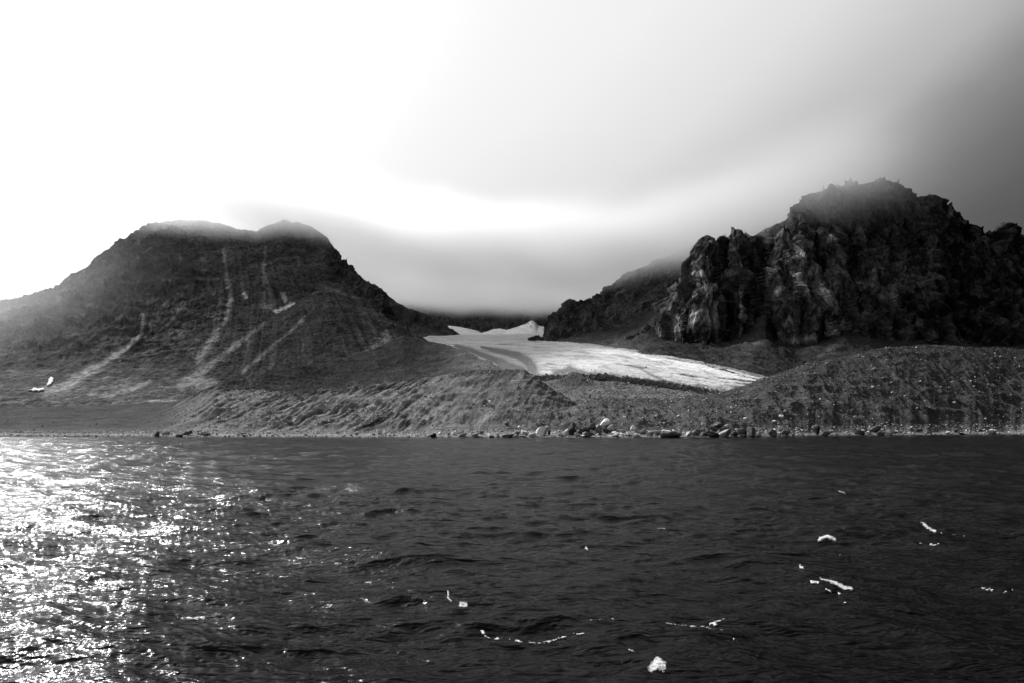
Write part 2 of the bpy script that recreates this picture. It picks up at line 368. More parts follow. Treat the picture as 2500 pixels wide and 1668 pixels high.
# ------------------------------------------------------------------ glacier tongue
u = np.arange(960, 1960, 1.3)
lo = sm(ip(u, [(960, 838), (1034, 840), (1123, 868), (1213, 908), (1290, 918), (1369, 917), (1463, 915), (1540, 924), (1615, 933), (1727, 951), (1762, 958), (1811, 958), (1860, 956), (1960, 956)]), 9)
Yl = sm(ip(u, [(960, 1150), (1034, 1050), (1123, 850), (1213, 700), (1315, 620), (1463, 580), (1615, 560), (1762, 530), (1860, 520), (1960, 515)]), 61)
hi = sm(ip(u, [(960, 832), (1100, 832), (1250, 833), (1342, 833.5), (1420, 838), (1503, 847), (1570, 861), (1682, 879), (1771, 897), (1856, 919), (1960, 945)]), 31)
Yh = sm(ip(u, [(960, 1420), (1250, 1420), (1342, 1380), (1503, 1010), (1570, 870), (1682, 710), (1771, 630), (1856, 565), (1960, 540)]), 61)
mv, mY = lo*.45+hi*.55-1.5, Yl*.5+Yh*.5
ctrl = [(Yl-1, YZ(lo+11, Yl-1)), (Yl, YZ(lo, Yl)), (Yl+8, YZ(lo, Yl+8)+.7), (mY, YZ(mv, mY)), (Yh, YZ(hi, Yh)), (Yh+40, YZ(hi, Yh)-4)]
s = loft(u, ctrl, [10, 5, 60, 60, 4])
X, Y, Z = s.X, s.Y, s.Z
disp = fbm(X/90, Y/60, s.t*2, 3)*3*sstep(1.9, 2.4, s.t)*sstep(4.2, 3.6, s.t)+fbm(X/9, Y/6, Z/4, 4)*1.0+ridged(X/40, s.t*16, Z/60, 4)*1.6*sstep(1.9, 2.4, s.t)+ridged(X/7, Y/5, Z/5, 4)*2.0*sstep(2.6, 1.6, s.t)
displace(s, disp)
U, V, T = s.pu, s.v, s.t
flow = (T-1)/3.0            # across the flow
n1 = fbm(U/160, flow*26, 3.3+0*U, 5); n2 = fbm(U/60, flow*70, 7.7+0*U, 4); n3 = fbm(U/25, flow*15, 1.7+0*U, 4)
tn = .38-.16*sstep(.0, .4, n1)-.17*sstep(.0, .45, n2)-.06*n3-.06*fbm(U/8, flow*120, 0*U, 3)
tn -= .28*sstep(.12, .5, n1+.4*n2+.25*sstep(1500, 1800, U)-.15)*sstep(1420, 1650, U)
tn -= .45*sstep(1720, 1900, U+60*n1)*sstep(-.15, .35, n2+.5*n1+.1)
edge = sstep(lo[None, :]-9+0*V, lo[None, :]+1, V+6*n3+2*n2); tn = tn*(1-edge)+.10*edge
up = sstep(hi[None, :]+9+0*V, hi[None, :]-1, V+8*n3+4*n1)*sstep(1380, 1480, U); tn = tn*(1-up*.75)+.10*up*.75
# rubble strips riding on the ice
for pts, a in (([(1112, 845, 3), (1150, 856, 5), (1190, 872, 7), (1225, 885, 8)], 1), ([(1178, 849, 3), (1215, 856, 6), (1262, 868, 9), (1290, 884, 11), (1300, 905, 14)], 1), ([(1225, 890, 12), (1270, 905, 12)], 1), ([(1355, 913, 6), (1395, 903, 7), (1425, 915, 8), (1460, 918, 6)], 1), ([(1560, 898, 2), (1590, 915, 2.5), (1625, 932, 4)], .7), ([(1450, 903, 1.5), (1458, 915, 3)], .9), ([(1400, 868, 1), (1425, 871, 1)], .7)):
    mk = a*np.clip(stroke(U+n3*9, V+n3*4, pts)*1.7, 0, 1); tn = tn*(1-mk)+.085*mk
o = mesh_grid('glacier', np.stack([s.X, s.Y, s.Z], -1), np.clip(tn, .05, .88), M_ice); tag(o, kind='structure')
GL = s; GLO = (u.copy(), lo.copy(), Yl.copy())

# ------------------------------------------------------------------ far right ridge
u = np.arange(1290, 2050, 1.6)
cv = sm(ip(u, [(1290, 842), (1334, 832), (1340, 800), (1348, 778), (1362, 763), (1383, 738), (1396, 732), (1404, 742), (1420, 737), (1450, 733), (1462, 722), (1480, 714), (1500, 697), (1521, 672), (1560, 660), (1617, 633), (1697, 598), (1800, 565), (1900, 535), (1964, 500), (2050, 480)]), 3)
Yc_ = sm(ip(u, [(1290, 1500), (1500, 1640), (1620, 1560), (1900, 1450), (2050, 1400)]), 31)
fv = ip(u, [(1290, 834), (1345, 832), (1419, 826), (1467, 818), (1508, 812), (1553, 795), (1600, 780), (2050, 800)])
Yf = sm(ip(u, [(1290, 1395), (1345, 1390), (1508, 1370), (1600, 1300), (2050, 1250)]), 31)
ctrl = [(Yf, YZ(fv, Yf)), (Yf*.6+Yc_*.4, YZ(fv*.5+cv*.5, Yf*.6+Yc_*.4)), (Yc_, YZ(cv, Yc_)), (Yc_+40, YZ(cv, Yc_)-12), (Yc_+400, YZ(cv, Yc_)-220)]
s = loft(u, ctrl, [60, 80, 6, 8])
displace(s, (ridged(s.X/70, s.Y/70, s.Z/160, 4)*22+facet(s.X/26, s.Y/30, s.Z/50, 1.2, 3)[0]*5+facet(s.X/9, s.Y/12, s.Z/20, 1.2, 8)[0]*2.4)*(1-.55*np.exp(-((s.t-2)/.2)**2))*sstep(-.1, .3, s.t))
X, Y, Z = s.X, s.Y, s.Z
tn = .042+.03*fbm(X/30, Y/30, Z/50, 4)+.06*sstep(.25, .5, fbm(X/25+7, Y/25, Z/30, 4))*sstep(.9, .2, s.t)
o = mesh_grid('far_ridge', np.stack([X, Y, Z], -1), np.clip(tn, .012, .2), M_cliff); tag(o, kind='structure')

# ------------------------------------------------------------------ scree skirt below the cliffs
u = np.arange(1290, 2960, 1.6)
fv = sm(ip(u, [(1290, 840), (1342, 838), (1420, 843), (1503, 852), (1570, 867), (1682, 886), (1771, 904), (1856, 930), (1950, 940), (2100, 910), (2500, 880), (2960, 890)]), 21)
Yf = sm(ip(u, [(1290, 1385), (1342, 1350), (1503, 960), (1570, 830), (1682, 680), (1771, 600), (1856, 545), (1950, 540), (2100, 560), (2500, 600), (2960, 600)]), 41)
bv = sm(ip(u, [(1290, 841), (1325, 838), (1350, 826), (1419, 818), (1467, 810), (1508, 800), (1553, 779), (1596, 772), (1612, 790), (1640, 820), (1680, 829), (1717, 832), (1765, 825), (1806, 815), (1839, 788), (1858, 740), (1870, 726), (1882, 765), (1895, 822), (1940, 834), (2000, 822), (2058, 818), (2150, 826), (2250, 832), (2500, 846), (2960, 865)]), 7)
Yb = sm(ip(u, [(1290, 1420), (1419, 1390), (1508, 1360), (1560, 1230), (1612, 1080), (1657, 985), (1717, 935), (1806, 935), (1845, 970), (1866, 1040), (1884, 985), (1895, 900), (1940, 880), (2058, 860), (2500, 810), (2960, 800)]), 25)
bs_, ys_ = sm(bv, 91), sm(Yb, 91)
ctrl = [(Yf, YZ(fv, Yf)), (Yf*.5+ys_*.5, YZ(fv*.55+bs_*.45, Yf*.5+ys_*.5)), (Yb, YZ(bv, Yb)), (Yb+40, YZ(bv, Yb)+14)]
s = loft(u, ctrl, [60, 60, 8])
X, Y, Z = s.X, s.Y, s.Z
displace(s, fbm(X/60, Y/60, Z/40, 4)*9*sstep(.05, .5, s.t)+ridged((X+.5*Z)/14, Y/80, Z/60, 5, .6)*4.5*sstep(.05, .5, s.t)+fbm(X/5, Y/5, Z/5, 4, .6)*1.3)
X, Y, Z, U, V = s.X, s.Y, s.Z, s.pu, s.v
tn = .036+.016*fbm(X/30, Y/30, Z/30, 4)+.05*sstep(.1, .5, fbm((X+.6*Z)/6, Y/50, Z/50, 5))
tn += .09*sstep(1640, 1480, U)*sstep(800, 846, V)*(1+.9*fbm((X+1.6*Z)/6, Y/90, Z/90, 4))
tn += .05*stroke(U, V, [(1598, 780, 5), (1560, 812, 8), (1500, 838, 12)])*(1+fbm((X+Z)/5, Y/60, 0*X, 3))
tn += .022*stroke(U, V, [(1866, 740, 8), (1850, 800, 18), (1820, 850, 45), (1800, 880, 60)])*(1+.5*fbm((X+Z)/9, Y/50, 0*X, 4))
tn *= .5; tn -= .008*sstep(2080, 2400, U)
tn += .028*stroke(U, V, [(2000, 870, 5), (2040, 845, 6), (2060, 832, 7)])
o = mesh_grid('scree_slope', np.stack([X, Y, Z], -1), np.clip(tn, .008, .3), M_scree); tag(o, kind='structure')

# ------------------------------------------------------------------ right cliffs
u = np.concatenate([np.arange(1535, 2150, 1.0), np.arange(2150, 2980, 1.6)])
cv = ip(u, [(1535, 850), (1545, 842), (1570, 820), (1594, 802), (1612, 772), (1620, 757), (1634, 728), (1647, 703), (1665, 686), (1679, 668), (1686, 645), (1690, 625), (1693, 604), (1699, 592), (1708, 580), (1716, 575), (1731, 575), (1740, 582), (1747, 591), (1751, 585), (1757, 576), (1768, 577), (1777, 579), (1786, 568), (1795, 562), (1804, 562), (1810, 568), (1818, 578), (1835, 578), (1860, 566), (1900, 545), (1935, 525), (1945, 508), (1955, 490), (1964, 477), (1985, 470), (2040, 462), (2080, 457), (2110, 448), (2143, 440), (2174, 441), (2195, 450), (2214, 460), (2226, 473), (2241, 482), (2262, 480), (2281, 482), (2292, 490), (2303, 500), (2335, 514), (2347, 527), (2358, 546), (2375, 548), (2388, 558), (2398, 570), (2406, 577), (2433, 576), (2440, 560), (2446, 548), (2464, 546), (2473, 552), (2482, 561), (2500, 583), (2530, 610), (2600, 640), (2700, 690), (2980, 760)])
bv = sm(ip(u, [(1535, 855), (1594, 815), (1656, 842), (1759, 845), (1812, 830), (1839, 815), (1866, 760), (1888, 840), (1937, 852), (2058, 835), (2250, 845), (2500, 860), (2980, 880)]), 7)
cv = np.minimum(cv, bv-4)
Yb = sm(ip(u, [(1535, 1060), (1594, 1040), (1657, 970), (1717, 925), (1806, 920), (1845, 950), (1866, 975), (1895, 890), (1940, 870), (2058, 852), (2500, 805), (2980, 800)]), 21)
dY = sm(ip(u, [(1535, 10), (1620, 30), (1700, 65), (1800, 80), (1870, 130), (1950, 150), (2050, 190), (2200, 240), (2400, 210), (2500, 200), (2980, 150)]), 41)
bul = sm(ip(u, [(1535, 0), (1600, -8), (1645, -20), (1700, -36), (1748, -30), (1762, 5), (1771, 30), (1783, -2), (1810, -18), (1834, -6), (1850, 26), (1868, 70), (1882, 40), (1893, -16), (1910, -30), (1955, -34), (1985, -24), (1999, 12), (2010, -16), (2045, -26), (2062, -4), (2078, 14), (2100, 0), (2160, -14), (2220, 8), (2290, -12), (2370, 14), (2440, -10), (2500, 5), (2980, 0)]), 7)
def at(f, w):
    vv = bv+(cv-bv)*f; yy = Yb+dY*(f**1.4)+bul*w*1.5
    return yy, YZ(vv, yy)
yc, zc = at(1, .25)
ctrl = [at(0, .7), at(.18, 1), at(.45, 1), at(.75, .85), (yc, zc), (yc+14, zc-3), (yc+120, zc-50), (yc+420, zc-230)]
s = loft(u, ctrl, [50, 75, 85, 75, 6, 8, 6])
X, Y, Z = s.X, s.Y, s.Z
cr = (1-.86*np.exp(-((s.t-4)/.14)**2))*np.where(s.t > 4.2, .3, 1)
but = sstep(2250, 2050, s.u)
wx, wz = fbm(X/30, Y/30, Z/30, 3)*14, fbm(X/30+9, Y/30, Z/30, 3)*14
d = ridged(X/38, Y/60, Z/150, 3)*20*(.45+.55*but)
f1, c1 = facet((X+wx*.35)/17, Y/40, (Z+wz)/150, 1.1); f2, c2 = facet((X+wx*.25)/7+3, Y/16, (Z+wz*.5)/50, 1.1, 5); f3, c3 = facet(X/3.0, Y/6, Z/13, 1.0, 9)
d += f1*8+f2*3.6+f3*1.1
d += ridged((X+wx)/55, Y/55, (Z+.4*X+wz)/24, 4)*11*(1-.8*but)
d += fbm(X/4, Y/4, Z/4, 3, .6)*.9
displace(s, d*cr)
n = normals(s)
X, Y, Z, U, V = s.X, s.Y, s.Z, s.pu, s.v
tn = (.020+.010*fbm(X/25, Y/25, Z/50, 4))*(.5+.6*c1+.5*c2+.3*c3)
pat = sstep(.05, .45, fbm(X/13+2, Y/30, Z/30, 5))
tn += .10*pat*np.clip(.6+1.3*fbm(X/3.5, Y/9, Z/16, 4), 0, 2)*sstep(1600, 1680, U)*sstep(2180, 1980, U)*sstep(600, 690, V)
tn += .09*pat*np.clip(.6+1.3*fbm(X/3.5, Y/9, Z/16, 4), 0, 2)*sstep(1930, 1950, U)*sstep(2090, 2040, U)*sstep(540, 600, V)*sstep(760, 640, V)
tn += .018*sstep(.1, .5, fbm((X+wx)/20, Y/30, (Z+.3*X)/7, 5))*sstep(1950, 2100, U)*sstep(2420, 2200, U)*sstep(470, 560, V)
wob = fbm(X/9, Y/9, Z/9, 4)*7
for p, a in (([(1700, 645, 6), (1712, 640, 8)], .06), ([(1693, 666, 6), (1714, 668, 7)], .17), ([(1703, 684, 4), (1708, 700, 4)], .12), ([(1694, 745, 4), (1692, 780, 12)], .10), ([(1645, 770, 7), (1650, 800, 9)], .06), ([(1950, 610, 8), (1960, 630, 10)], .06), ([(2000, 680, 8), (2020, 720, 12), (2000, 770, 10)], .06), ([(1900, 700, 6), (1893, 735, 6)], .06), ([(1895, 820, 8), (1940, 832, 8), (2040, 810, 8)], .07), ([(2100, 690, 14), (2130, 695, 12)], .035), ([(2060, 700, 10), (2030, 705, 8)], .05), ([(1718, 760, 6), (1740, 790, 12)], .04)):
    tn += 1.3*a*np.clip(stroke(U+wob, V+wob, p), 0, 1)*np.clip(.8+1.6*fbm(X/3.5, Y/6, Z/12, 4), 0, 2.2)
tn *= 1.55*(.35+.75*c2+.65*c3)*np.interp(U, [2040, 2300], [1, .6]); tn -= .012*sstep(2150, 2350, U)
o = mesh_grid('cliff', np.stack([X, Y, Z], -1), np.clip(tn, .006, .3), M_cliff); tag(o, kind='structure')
CF = s

# ------------------------------------------------------------------ inner left moraine (dark rubble)
u = np.arange(440, 1340, 1.5)
cv = sm(ip(u, [(440, 985), (480, 960), (527, 938), (581, 917), (650, 905), (715, 898), (800, 885), (860, 868), (916, 852), (960, 830), (983, 820), (1034, 832), (1080, 842), (1123, 853), (1165, 872), (1213, 893), (1250, 915), (1290, 945), (1340, 985)]), 9)
Yc_ = sm(ip(u, [(440, 560), (715, 600), (916, 740), (983, 820), (1034, 850), (1123, 780), (1213, 660), (1340, 560)]), 41)
fv = ip(u, [(440, 1000), (728, 990), (900, 970), (1100, 950), (1250, 960), (1340, 1000)]); Yf = np.full(u.shape, 505.)
ctrl = [(Yf, YZ(fv, Yf)), (Yf*.5+Yc_*.5, YZ(fv*.55+cv*.45, Yf*.5+Yc_*.5)), (Yc_, YZ(cv, Yc_)), (Yc_+20, YZ(cv, Yc_)-2), (Yc_+150, YZ(cv, Yc_)-60)]
s = loft(u, ctrl, [60, 60, 6, 6])
X, Y, Z = s.X, s.Y, s.Z
displace(s, ridged(X/45, Y/45, Z/30, 4)*4*sstep(.1, .5, s.t)*sstep(2.3, 1.8, s.t)+fbm(X/4, Y/4, Z/4, 4)*.9)
X, Y, Z, U, V = s.X, s.Y, s.Z, s.pu, s.v
tn = .055+.02*fbm(X/20, Y/20, Z/12, 4)+.07*sstep(1060, 1150, U+40*fbm(X/30, Y/30, 0*X, 3))+.03*sstep(.1, .5, fbm((X+Z)/8, Y/60, 0*X, 4))
o = mesh_grid('lateral_moraine', np.stack([X, Y, Z], -1), np.clip(tn, .03, .3), M_moraine); tag(o, kind='structure')
RM = s

# ------------------------------------------------------------------ outwash flat behind the front ridge
u = np.arange(1230, 1960, 1.5)
lo2 = np.interp(u, GLO[0], GLO[1]); Yl2 = np.interp(u, GLO[0], GLO[2])
ctrl = [(np.full(u.shape, 455.), YZ(1002+0*u, 455.)), (np.full(u.shape, 500.), YZ(sm(ip(u, [(1230, 985), (1400, 975), (1600, 976), (1960, 985)]), 21), 500.)), (Yl2-8, YZ(lo2+16, Yl2-8)), (Yl2+14, YZ(lo2+6, Yl2+14))]
s = loft(u, ctrl, [25, 50, 20])
X, Y, Z = s.X, s.Y, s.Z
displace(s, fbm(X/25, Y/25, 0*X, 4)*3.0+ridged(X/9, Y/6, 0*X, 4)*1.2+fbm(X/3, Y/3, Z/3, 4)*.9+5*blob(s.pu, s.v, 1405, 925, 30, 12))
X, Y, Z, U, V = s.X, s.Y, s.Z, s.pu, s.v
tn = .135+.03*fbm(X/20, Y/10, Z/3, 4); sh = np.clip(blob(U, V, 1405, 930, 55, 17)*1.3+sstep(2.1, 2.7, s.t), 0, 1); tn = tn*(1-sh)+.06*sh
o = mesh_grid('outwash_flat', np.stack([X, Y, Z], -1), np.clip(tn*.8, .03, .3), M_moraine); tag(o, kind='structure')
OW = s

# ------------------------------------------------------------------ front moraine, left part with the coastal plain
def beach(u): 
    Yw = Ywl(u); return [(Yw-14, -1.6+0*u), (Yw+.5, .0+0*u), (Yw+11, 1.3+0*u)]
def rills(X, Y, Z, k): return fbm((X-k*Z)/4.0, (k*X+Z)/90, Y/70, 5)*(.55+.9*np.clip(fbm(X/40, Y/40, Z/25, 3)+.5, 0, 1))
u = np.arange(-600, 1520, 1.5)
cv = sm(ip(u, [(-600, 1008), (-300, 1003), (0, 998), (200, 990), (330, 986), (400, 984), (440, 978), (482, 966), (527, 946), (580, 953), (650, 957), (728, 962), (800, 952), (891, 944), (950, 938), (1025, 927), (1070, 918), (1100, 913), (1140, 906), (1177, 904), (1240, 903), (1280, 902), (1311, 922), (1347, 949), (1387, 973), (1430, 1000), (1520, 1050)]), 7)
Yc_ = sm(ip(u, [(-600, 575), (330, 575), (440, 520), (527, 480), (728, 470), (900, 500), (1100, 530), (1280, 520), (1400, 470), (1520, 430)]), 41)
bz = beach(u); Yb = bz[2][0]; vb = HV-(bz[2][1]-HC)/Yb*F
Y2 = Yb*.55+Yc_*.45; v2 = vb*.52+cv*.48
flat = sstep(460, 330, u)
v2 = v2*(1-flat)+(HV-(5.0-HC)/Y2*F)*flat
ctrl = bz+[(Y2, YZ(v2, Y2)), (Yc_, YZ(cv, Yc_)), (Yc_+12, YZ(cv, Yc_)-1.), (Yc_+90, YZ(cv, Yc_)-(24*(1-flat)))]
s = loft(u, ctrl, [6, 8, 70, 70, 6, 6])
X, Y, Z = s.X, s.Y, s.Z
w = sstep(2.0, 2.6, s.t)
steep = sstep(360, 520, s.u)
displace(s, rills(X, Y, Z, .8)*2.9*w*steep*(1-.65*sstep(980, 1120, s.u))+fbm(X/30+4, Y/30, Z/30, 4)*5*w*steep*sstep(4, 3, s.t)*sstep(4.3, 3.9, s.t)+ridged(X/30+2, Y/30, Z/22, 4)*2.6*w*steep*sstep(4.3, 3.6, s.t)+fbm(X/40, Y/25, 0*X, 4)*1.6*w*(1-steep)+fbm(X/3.5, Y/3.5, Z/3.5, 4)*.55*(.3+.7*w))
X, Y, Z, U, V = s.X, s.Y, s.Z, s.pu, s.v
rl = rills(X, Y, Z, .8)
tn = .21+.36*rl*(1-.5*sstep(980, 1120, U))+.05*fbm(X/18, Y/18, Z/18, 4)  # raking light along the rills, painted in as light and dark streaks
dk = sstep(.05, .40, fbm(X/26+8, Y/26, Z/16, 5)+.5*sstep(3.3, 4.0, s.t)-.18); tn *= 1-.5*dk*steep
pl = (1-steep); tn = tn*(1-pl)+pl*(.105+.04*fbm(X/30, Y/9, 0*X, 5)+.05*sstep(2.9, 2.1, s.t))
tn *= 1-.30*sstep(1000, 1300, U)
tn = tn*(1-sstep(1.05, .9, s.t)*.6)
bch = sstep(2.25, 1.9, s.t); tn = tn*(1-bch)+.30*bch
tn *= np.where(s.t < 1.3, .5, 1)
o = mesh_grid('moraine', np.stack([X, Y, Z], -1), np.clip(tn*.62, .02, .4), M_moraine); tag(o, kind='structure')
ML = s

# ------------------------------------------------------------------ front moraine, right part
u = np.arange(1120, 3060, 1.5)
cv = sm(ip(u, [(1120, 1062), (1240, 1036), (1324, 1008), (1391, 994), (1430, 980), (1458, 972), (1525, 975), (1570, 973), (1615, 977), (1704, 968), (1771, 956), (1816, 943), (1860, 924), (1924, 904), (1973, 888), (2058, 873), (2110, 860), (2170, 848), (2259, 844), (2348, 846), (2500, 853), (2700, 866), (3060, 890)]), 7)
Yc_ = sm(ip(u, [(1120, 375), (1240, 390), (1324, 410), (1458, 440), (1700, 445), (1860, 470), (1973, 490), (2170, 520), (2500, 530), (3060, 540)]), 41)
bz = beach(u); bz[2] = (bz[2][0]+1, bz[2][1]+.05); Yb = bz[2][0]; vb = HV-(bz[2][1]-HC)/Yb*F
Y2 = Yb*.56+Yc_*.44; v2 = vb*.50+cv*.50
ctrl = bz+[(Y2, YZ(v2, Y2)), (Yc_, YZ(cv, Yc_)), (Yc_+12, YZ(cv, Yc_)-1.), (Yc_+90, YZ(cv, Yc_)-20)]
s = loft(u, ctrl, [6, 8, 80, 80, 6, 6])
X, Y, Z = s.X, s.Y, s.Z
w = sstep(2.0, 2.6, s.t)*sstep(1120, 1200, s.u)
gul = ridged(X/9, Y/30, Z/60, 4)*sstep(3.9, 3.2, s.t)
displace(s, gul*2.2*w+rills(X, Y, Z, .5)*.4*w+fbm(X/25+4, Y/25, Z/25, 4)*3*w*sstep(4, 3, s.t)+ridged(X/34+2, Y/34, Z/24, 4)*2.6*w*sstep(4.3, 3.6, s.t)+fbm(X/3.5, Y/3.5, Z/3.5, 4)*.6*(.3+.7*w)-.25*(s.u < 1400))
X, Y, Z, U, V = s.X, s.Y, s.Z, s.pu, s.v
base = np.interp(U, [1120, 1350, 1600, 1800, 2000, 2300, 2600, 3100], [.075, .07, .06, .05, .042, .034, .028, .028])  # shade deepening to the right, put into the gravel colour
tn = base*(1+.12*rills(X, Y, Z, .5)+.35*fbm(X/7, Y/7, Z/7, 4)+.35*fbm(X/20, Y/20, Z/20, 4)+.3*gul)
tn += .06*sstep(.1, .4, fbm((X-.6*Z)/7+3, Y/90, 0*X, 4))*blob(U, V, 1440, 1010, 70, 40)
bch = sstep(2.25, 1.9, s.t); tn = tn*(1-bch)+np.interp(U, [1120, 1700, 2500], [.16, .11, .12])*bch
tn *= np.where(s.t < 1.3, .5, 1)
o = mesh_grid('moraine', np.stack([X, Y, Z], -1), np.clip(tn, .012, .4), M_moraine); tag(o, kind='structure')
MR = s

# ------------------------------------------------------------------ snow patches lying on the slopes
def biggest(k):
    best = np.zeros_like(k); todo = {tuple(p) for p in np.argwhere(k)}; big = []
    while todo:
        st = [todo.pop()]; grp = list(st)
        while st:
            a, b = st.pop()
            for q in ((a+1, b), (a-1, b), (a, b+1), (a, b-1)):
                if q in todo: todo.discard(q); st.append(q); grp.append(q)
        if len(grp) > len(big): big = grp
    for q in big: best[q] = True
    return best
def patch(name, s, poly, off, mat, soft=4.0, smooth=True):
    nn = normals(s)
    wob = fbm(s.X/9, s.Y/9, s.Z/9, 3)*soft
    m = inpoly(s.pu+wob, s.v+wob, poly) & (s.t < s.t.max()-.9)
    keep = m[:-1, :-1] & m[1:, 1:] & m[:-1, 1:] & m[1:, :-1]
    keep = biggest(keep)
    P = np.stack([s.X, s.Y, s.Z], -1)+nn*off*np.sign(nn[..., 2:3]+1e-6)
    if keep.sum() < 3: return None
    o = mesh_grid(name, P, None, mat, smooth, keep)
    md = o.modifiers.new('thick', 'SOLIDIFY'); md.thickness = -off*1.4 if True else 0
    return o
for s_, poly, lab in ((LM, [(113, 944), (119, 930), (124, 921), (132, 925), (130, 936), (122, 946)], 'upright white snow patch low on the hazy slope of the left mountain'),
                      (LM, [(66, 954), (85, 949), (108, 950), (108, 957), (84, 959)], 'flat white snow streak at the foot of the left mountain, nearest the left edge'),
                      (CF, [(1863, 673), (1869, 653), (1877, 637), (1885, 641), (1879, 662), (1870, 675)], 'narrow bright snow strip high in the dark gully of the right cliffs')):
    o = patch('snow_patch', s_, poly, .5, M_snow, 2.0)
    if o: tag(o, lab, 'snow patch')

# ------------------------------------------------------------------ sea
def wave_field():
    r = np.random.RandomState(21); comps = []
    n = 130
    for i in range(n):
        lam = 18*(0.25/18)**((i+r.rand())/n)
        th = math.radians(-100+r.normal()*38)      # heading towards the boat, a little to the left
        k = 2*math.pi/lam
        amp = .0052*lam*(.62 if lam > 4 else 1.15)*(.5+r.rand())
        comps.append((k*math.cos(th), k*math.sin(th), amp, r.rand()*6.283, lam))
    return comps
WC = wave_field()
cs = [np.arange(-1900, -60, 14.), np.arange(-60, 2560, 2.3), np.arange(2560, 4500, 14.)]
uu = np.concatenate(cs)
vv = np.concatenate([np.arange(1052.5, 1120, .6), np.arange(1120, 1300, .85), np.arange(1300, 1760, 1.15), np.arange(1760, 2700, 8.)])
U, V = np.meshgrid(uu, vv)
Y = HC*F/(V-HV); X = (U-1250)/F*Y
X0, Y0 = X.copy(), Y.copy()
dY = np.abs(np.gradient(Y, axis=0)); dX = np.abs(np.gradient(X, axis=1)); gs = np.maximum(dX, dY*.55)
Zw = np.zeros_like(X); DX = np.zeros_like(X); DY = np.zeros_like(X)
grp = .75+.5*fbm(X0/35, Y0/35, 0*X0+3.3, 3)      # gusts: calmer and rougher patches
for kx, ky, a, ph, lam in WC:
    at_ = np.clip((lam/gs-1.6)/1.6, 0, 1)
    p = kx*X0+ky*Y0+ph; A = a*at_*(grp if lam < 6 else 1)
    Zw += A*np.sin(p); kk = math.hypot(kx, ky)
    DX += A*.8*kx/kk*np.cos(p); DY += A*.8*ky/kk*np.cos(p)
calm = sstep(0, 40, Ywl(U)-Y)*.85+.15
Zw *= calm; X = X0+DX*calm; Y = Y0+DY*calm
SEA = (X, Y, Zw)
m = bpy.data.materials.new('sea water'); m.use_nodes = True; t = m.node_tree; t.nodes.clear(); K = t.links.new
geo = N(t, 'ShaderNodeNewGeometry'); mp = N(t, 'ShaderNodeMapping'); mp.inputs['Scale'].default_value = (.55, 1.0, 1); mp.inputs['Rotation'].default_value = (0, 0, math.radians(-10)); K(geo.outputs['Position'], mp.inputs[0])
n1 = N(t, 'ShaderNodeTexNoise', i_Scale=.9, i_Detail=3.0, i_Roughness=.6, i_Distortion=.4); K(mp.outputs[0], n1.inputs['Vector'])
n2 = N(t, 'ShaderNodeTexNoise', i_Scale=4.5, i_Detail=3.0, i_Roughness=.55, i_Distortion=.6); K(mp.outputs[0], n2.inputs['Vector'])
b1 = N(t, 'ShaderNodeBump', i_Strength=.8, i_Distance=.38); K(n1.outputs[0], b1.inputs['Height'])
b2 = N(t, 'ShaderNodeBump', i_Strength=.7, i_Distance=.06); K(n2.outputs[0], b2.inputs['Height']); K(b1.outputs[0], b2.inputs['Normal'])
bs = N(t, 'ShaderNodeBsdfPrincipled', i_Roughness=.17, i_IOR=1.333); bs.inputs['Specular IOR Level'].default_value = .040; bs.inputs['Base Color'].default_value = (.001, .001, .001, 1); K(b2.outputs[0], bs.inputs['Normal'])
oo = N(t, 'ShaderNodeOutputMaterial'); K(bs.outputs[0], oo.inputs[0])
M_sea = m
P = np.stack([X, Y, Zw], -1)
R_, C_ = P.shape[:2]
idx = np.arange(R_*C_, dtype=np.int32).reshape(R_, C_)
q = np.stack([idx[:-1, :-1], idx[:-1, 1:], idx[1:, 1:], idx[1:, :-1]], -1).reshape(-1, 4)
B = 3900.0
far = np.array([(-B, -B, -1.0), (B, -B, -1.0), (B, B, -1.0), (-B, B, -1.0)])
co = np.concatenate([P.reshape(-1, 3), far]); nq = R_*C_
q = np.concatenate([q, [[nq, nq+1, nq+2, nq+3]]])
o = raw_mesh('sea', co, q, None, M_sea); tag(o, kind='structure')

